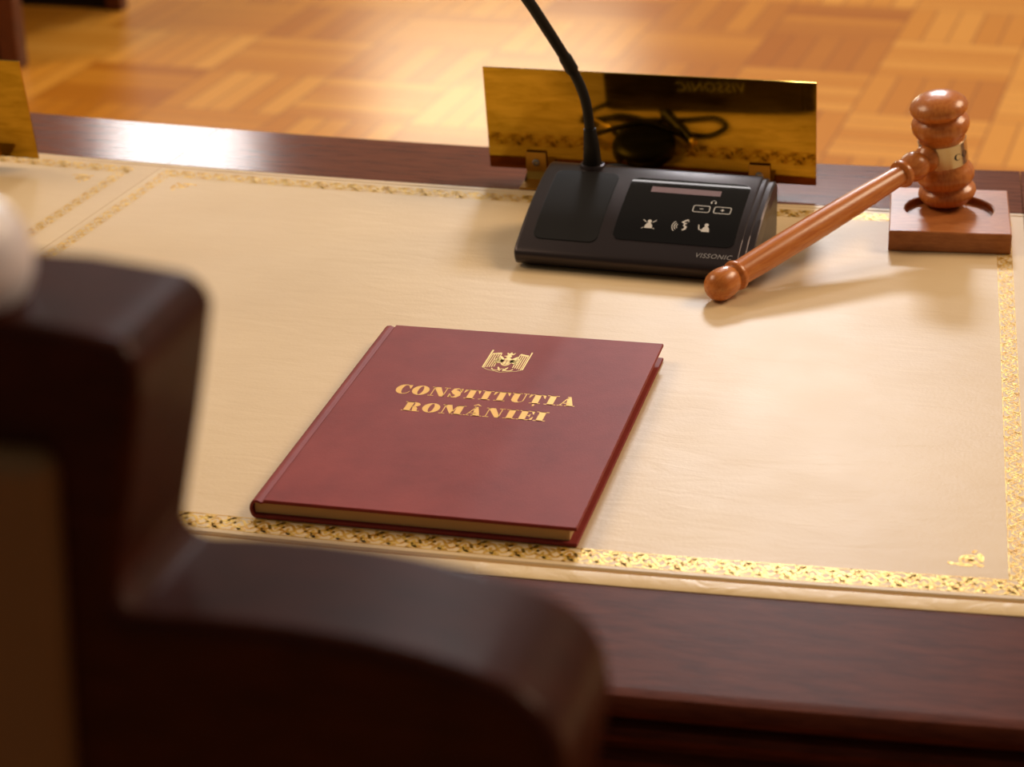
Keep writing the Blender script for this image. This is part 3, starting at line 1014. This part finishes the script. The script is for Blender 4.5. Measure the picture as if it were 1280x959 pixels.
corner = sorted(set([2 * math.pi * k / N_ for k in range(N_)] + [math.atan2(sy * BDy, sx * BWx) % (2 * math.pi) for sx in (-1, 1) for sy in (-1, 1)]))
rings = [[bm.verts.new(sq(a, z, i)) for a in corner] for z, i in ((0, 0.0006), (0.0006, 0), (BHz - 0.0009, 0), (BHz, 0.0009))]
for r_, z_ in ((rr + 0.0012, BHz), (rr, BHz - 0.0008), (rr - 0.0006, BHz - 0.0046), (rr - 0.002, BHz - 0.0056)):
    rings.append([bm.verts.new((ccx + r_ * math.cos(a), ccy + r_ * math.sin(a), z_)) for a in corner])
for a, b in zip(rings, rings[1:]):
    for i in range(len(corner)):
        j = (i + 1) % len(corner)
        bm.faces.new((a[i], a[j], b[j], b[i]))
bm.faces.new(rings[0][::-1]); bm.faces.new(rings[-1])
link('block_body', bm, M['block_wood'], blk, smooth=30)

GC = V((0.2792, 0.4553, 0.0636))
GH = V((-0.554, -0.8116, -0.1853)).normalized()
GA = (V((-0.1271, -0.1375, 0.9823)) - GH * V((-0.1271, -0.1375, 0.9823)).dot(GH)).normalized()
gav = thing('gavel', 'turned brown wooden gavel leaning from its block down to the leather', 'gavel', GC)
half = [(.0510, 0), (.0508, .006), (.0500, .011), (.0484, .0160), (.0460, .0202), (.0430, .0232), (.0400, .0245), (.0370, .0240), (.0345, .0222), (.0330, .0196), (.0320, .0190), (.0310, .0198),
        (.0290, .0226), (.0260, .0242), (.0228, .0245), (.0195, .0238), (.0165, .0222), (.0145, .0206), (.0125, .0199), (.0108, .0197)]
bm = bmesh.new()
prof = [(t, r) for t, r in half] + [(-t, r) for t, r in half[::-1]]
lathe(bm, prof, (0, 0, 0), (0, 0, 1), 56)
hd = link('gavel_head', bm, M['gavel_wood'], gav)
rot = Matrix((GA.orthogonal().normalized(), GA.cross(GA.orthogonal().normalized()), GA)).transposed()
hd.rotation_euler = rot.to_euler()
bm = bmesh.new()
lathe(bm, [(-.0108, .0197), (-.0106, .0203), (.0096, .0203), (.0098, .0197)], (0, 0, 0), (0, 0, 1), 56, caps=False)
bnd = link('metal_band', bm, M['steel_band'], gav)
bnd.rotation_euler = rot.to_euler()
L_ = 0.2723
hp = [(.0150, .0070), (.0170, .0095), (.0190, .0110), (.0215, .0118), (.0245, .0110), (.0262, .0088), (.0272, .0082), (.0285, .0092), (.0320, .0118), (.0370, .0128), (.0420, .0122), (.0465, .0104), (.0490, .0092), (.0500, .0098), (.0505, .0112), (.0525, .0120), (.0548, .0116), (.0556, .0098),
      (.0560, .0084), (.075, .0089), (.110, .0100), (.150, .0108), (.190, .0110), (.225, .0108), (.2500, .0103), (.2515, .0103), (.2520, .0118), (.2535, .0125), (.2555, .0122), (.2565, .0106), (.2575, .0098), (.2588, .0103), (.2620, .0118), (.2665, .0126), (.2723, .0128)]
for k in range(1, 9):
    a = k * math.pi / 16
    hp.append((.2723 + 0.0128 * math.sin(a), 0.0128 * math.cos(a)))
hp[-1] = (.2723 + .0128, 0)
bm = bmesh.new()
lathe(bm, hp, (0, 0, 0), (0, 0, 1), 40)
hn = link('gavel_handle', bm, M['gavel_wood'], gav)
hu = GH.orthogonal().normalized()
hn.rotation_euler = Matrix((hu, GH.cross(hu), GH)).transposed().to_euler()
# engraved letters on the band, facing the viewer's right
tc_ = (CAM - GC); tc_ = (tc_ - GA * tc_.dot(GA)).normalized()
sd = GA.cross(tc_)
a_off = math.radians(25)


def onband(u, v_):
    a = a_off + u / 0.0204
    return (tc_ * math.cos(a) + sd * math.sin(a)) * 0.02045 + GA * v_


lt = [[(x * 0.0085, -0.0042 + y * 0.0058) for x, y in p] for p in
      strip(arcpts(.42, .5, .42, .5, 50, 310, 20), arcpts(.48, .5, .26, .46, 50, 310, 20)) + [[(.70, .9), (.74, .9), (.74, .66), (.70, .7)]]
      + [[(x + 0.95, y) for x, y in p] for p in strip(arcpts(.42, .5, .42, .5, 0, 360, 24), arcpts(.42, .5, .24, .46, 0, 360, 24))]]
art('engraved_letters', lt, onband, M['print_black'], bnd).rotation_euler = (0, 0, 0)
lt_o = bnd.children[0]
lt_o.matrix_parent_inverse = rot.to_4x4().inverted()

# ---------------------------------------------------------------- chair in the foreground
CX = 0.0799
chair = thing('high_back_chair', 'dark wooden high-back chair, its blurred back filling the lower left foreground', 'chair', (CX, -0.66, FLOOR))
co2 = -V(chair.location)
right = [(0.0695, 0.4496), (0.0866, 0.4479), (0.0963, 0.4468), (0.1015, 0.4439), (0.1033, 0.4385), (0.1015, 0.4288), (0.0974, 0.408), (0.0912, 0.381), (0.0895, 0.3724), (0.0912, 0.3681), (0.0969, 0.3668), (0.1123, 0.3681), (0.1288, 0.3685), (0.1436, 0.3681), (0.1571, 0.3671), (0.1721, 0.365), (0.1846, 0.3622), (0.1949, 0.3593), (0.2012, 0.3566), (0.2072, 0.3516), (0.2112, 0.3439), (0.2129, 0.3331), (0.2115, 0.3223), (0.2063, 0.2966), (0.1984, 0.2282), (0.1921, 0.1142)]
right = right[:-1] + [(0.190, -0.10), (0.188, -0.34)]
outl = [(CX + x, z) for x, z in right] + [(CX - x, z) for x, z in right[::-1]]
bm = bmesh.new()
prism(bm, outl, -0.9351, -0.8815, lambda u, v_, a: V((u, a, v_)) + co2)
link('back_frame', bm, M['chair_wood'], chair, smooth=50, bevel=0.0195, segs=8)
bm = bmesh.new()
po = [(CX - 0.0787, 0.4151), (CX + 0.0787, 0.4151), (CX + 0.0787 - 0.016, 0.10), (CX + 0.0787 - 0.022, -0.28), (CX - 0.0787 + 0.022, -0.28), (CX - 0.0787 + 0.016, 0.10)]
prism(bm, po, -0.9431, -0.9283, lambda u, v_, a: V((u, a, v_)) + co2)
link('back_cushion', bm, M['upholstery'], chair, bevel=0.006, segs=4)
bm = bmesh.new()
hr, hl, he = 0.0180, 0.073, 0.017
prof = [(-hl, 0)] + [(-hl + he * (1 - math.cos(a)), hr * math.sin(a)) for a in (math.pi / 2 * k / 8 for k in range(1, 9))] + [(hl - he + he * math.sin(a), hr * math.cos(a)) for a in (math.pi / 2 * k / 8 for k in range(0, 8))] + [(hl, 0)]
lathe(bm, prof, V((CX - 0.0050, -0.9197, 0.4596)) + co2, (1, 0, 0), 40)
link('headrest_roll', bm, M['pale_leather'], chair)
bm = bmesh.new()
box(bm, CX - 0.24, CX + 0.24, -0.885, -0.43, -0.37, -0.31)
for v_ in bm.verts:
    v_.co += co2
link('seat', bm, M['upholstery'], chair, bevel=0.02, segs=3)
for lx, ly in ((-0.165, -0.905), (0.165, -0.905), (-0.20, -0.47), (0.20, -0.47)):
    bm = bmesh.new()
    box(bm, CX + lx - 0.022, CX + lx + 0.022, ly - 0.022, ly + 0.022, FLOOR, -0.33 if ly < -0.8 else -0.365)
    for v_ in bm.verts:
        v_.co += co2
    link('leg', bm, M['chair_wood'], chair, bevel=0.006)

# ---------------------------------------------------------------- furniture across the floor
fr = thing('side_desk', 'dark wooden desk standing on the parquet beyond the left nameplate', 'desk', (-2.5, 3.6, FLOOR))
co3 = -V(fr.location)


def fpart(name, mat, *b):
    bm = bmesh.new()
    box(bm, *b)
    for v_ in bm.verts:
        v_.co += co3
    return link(name, bm, mat, fr, bevel=0.004)


fpart('front_panel', M['black_void'], -3.1, -2.125, 3.30, 3.325, FLOOR + 0.0, -0.04)
fpart('leg', M['red_wood'], -2.122, -2.072, 3.30, 3.35, FLOOR, -0.04)
fpart('leg', M['red_wood'], -2.105, -2.060, 3.862, 3.905, FLOOR, -0.04)
fpart('back_panel', M['black_void'], -3.1, -2.105, 3.88, 3.905, FLOOR, -0.04)
fpart('desk_top', M['dark_wood'], -3.15, -2.03, 3.26, 3.95, -0.04, 0.0)
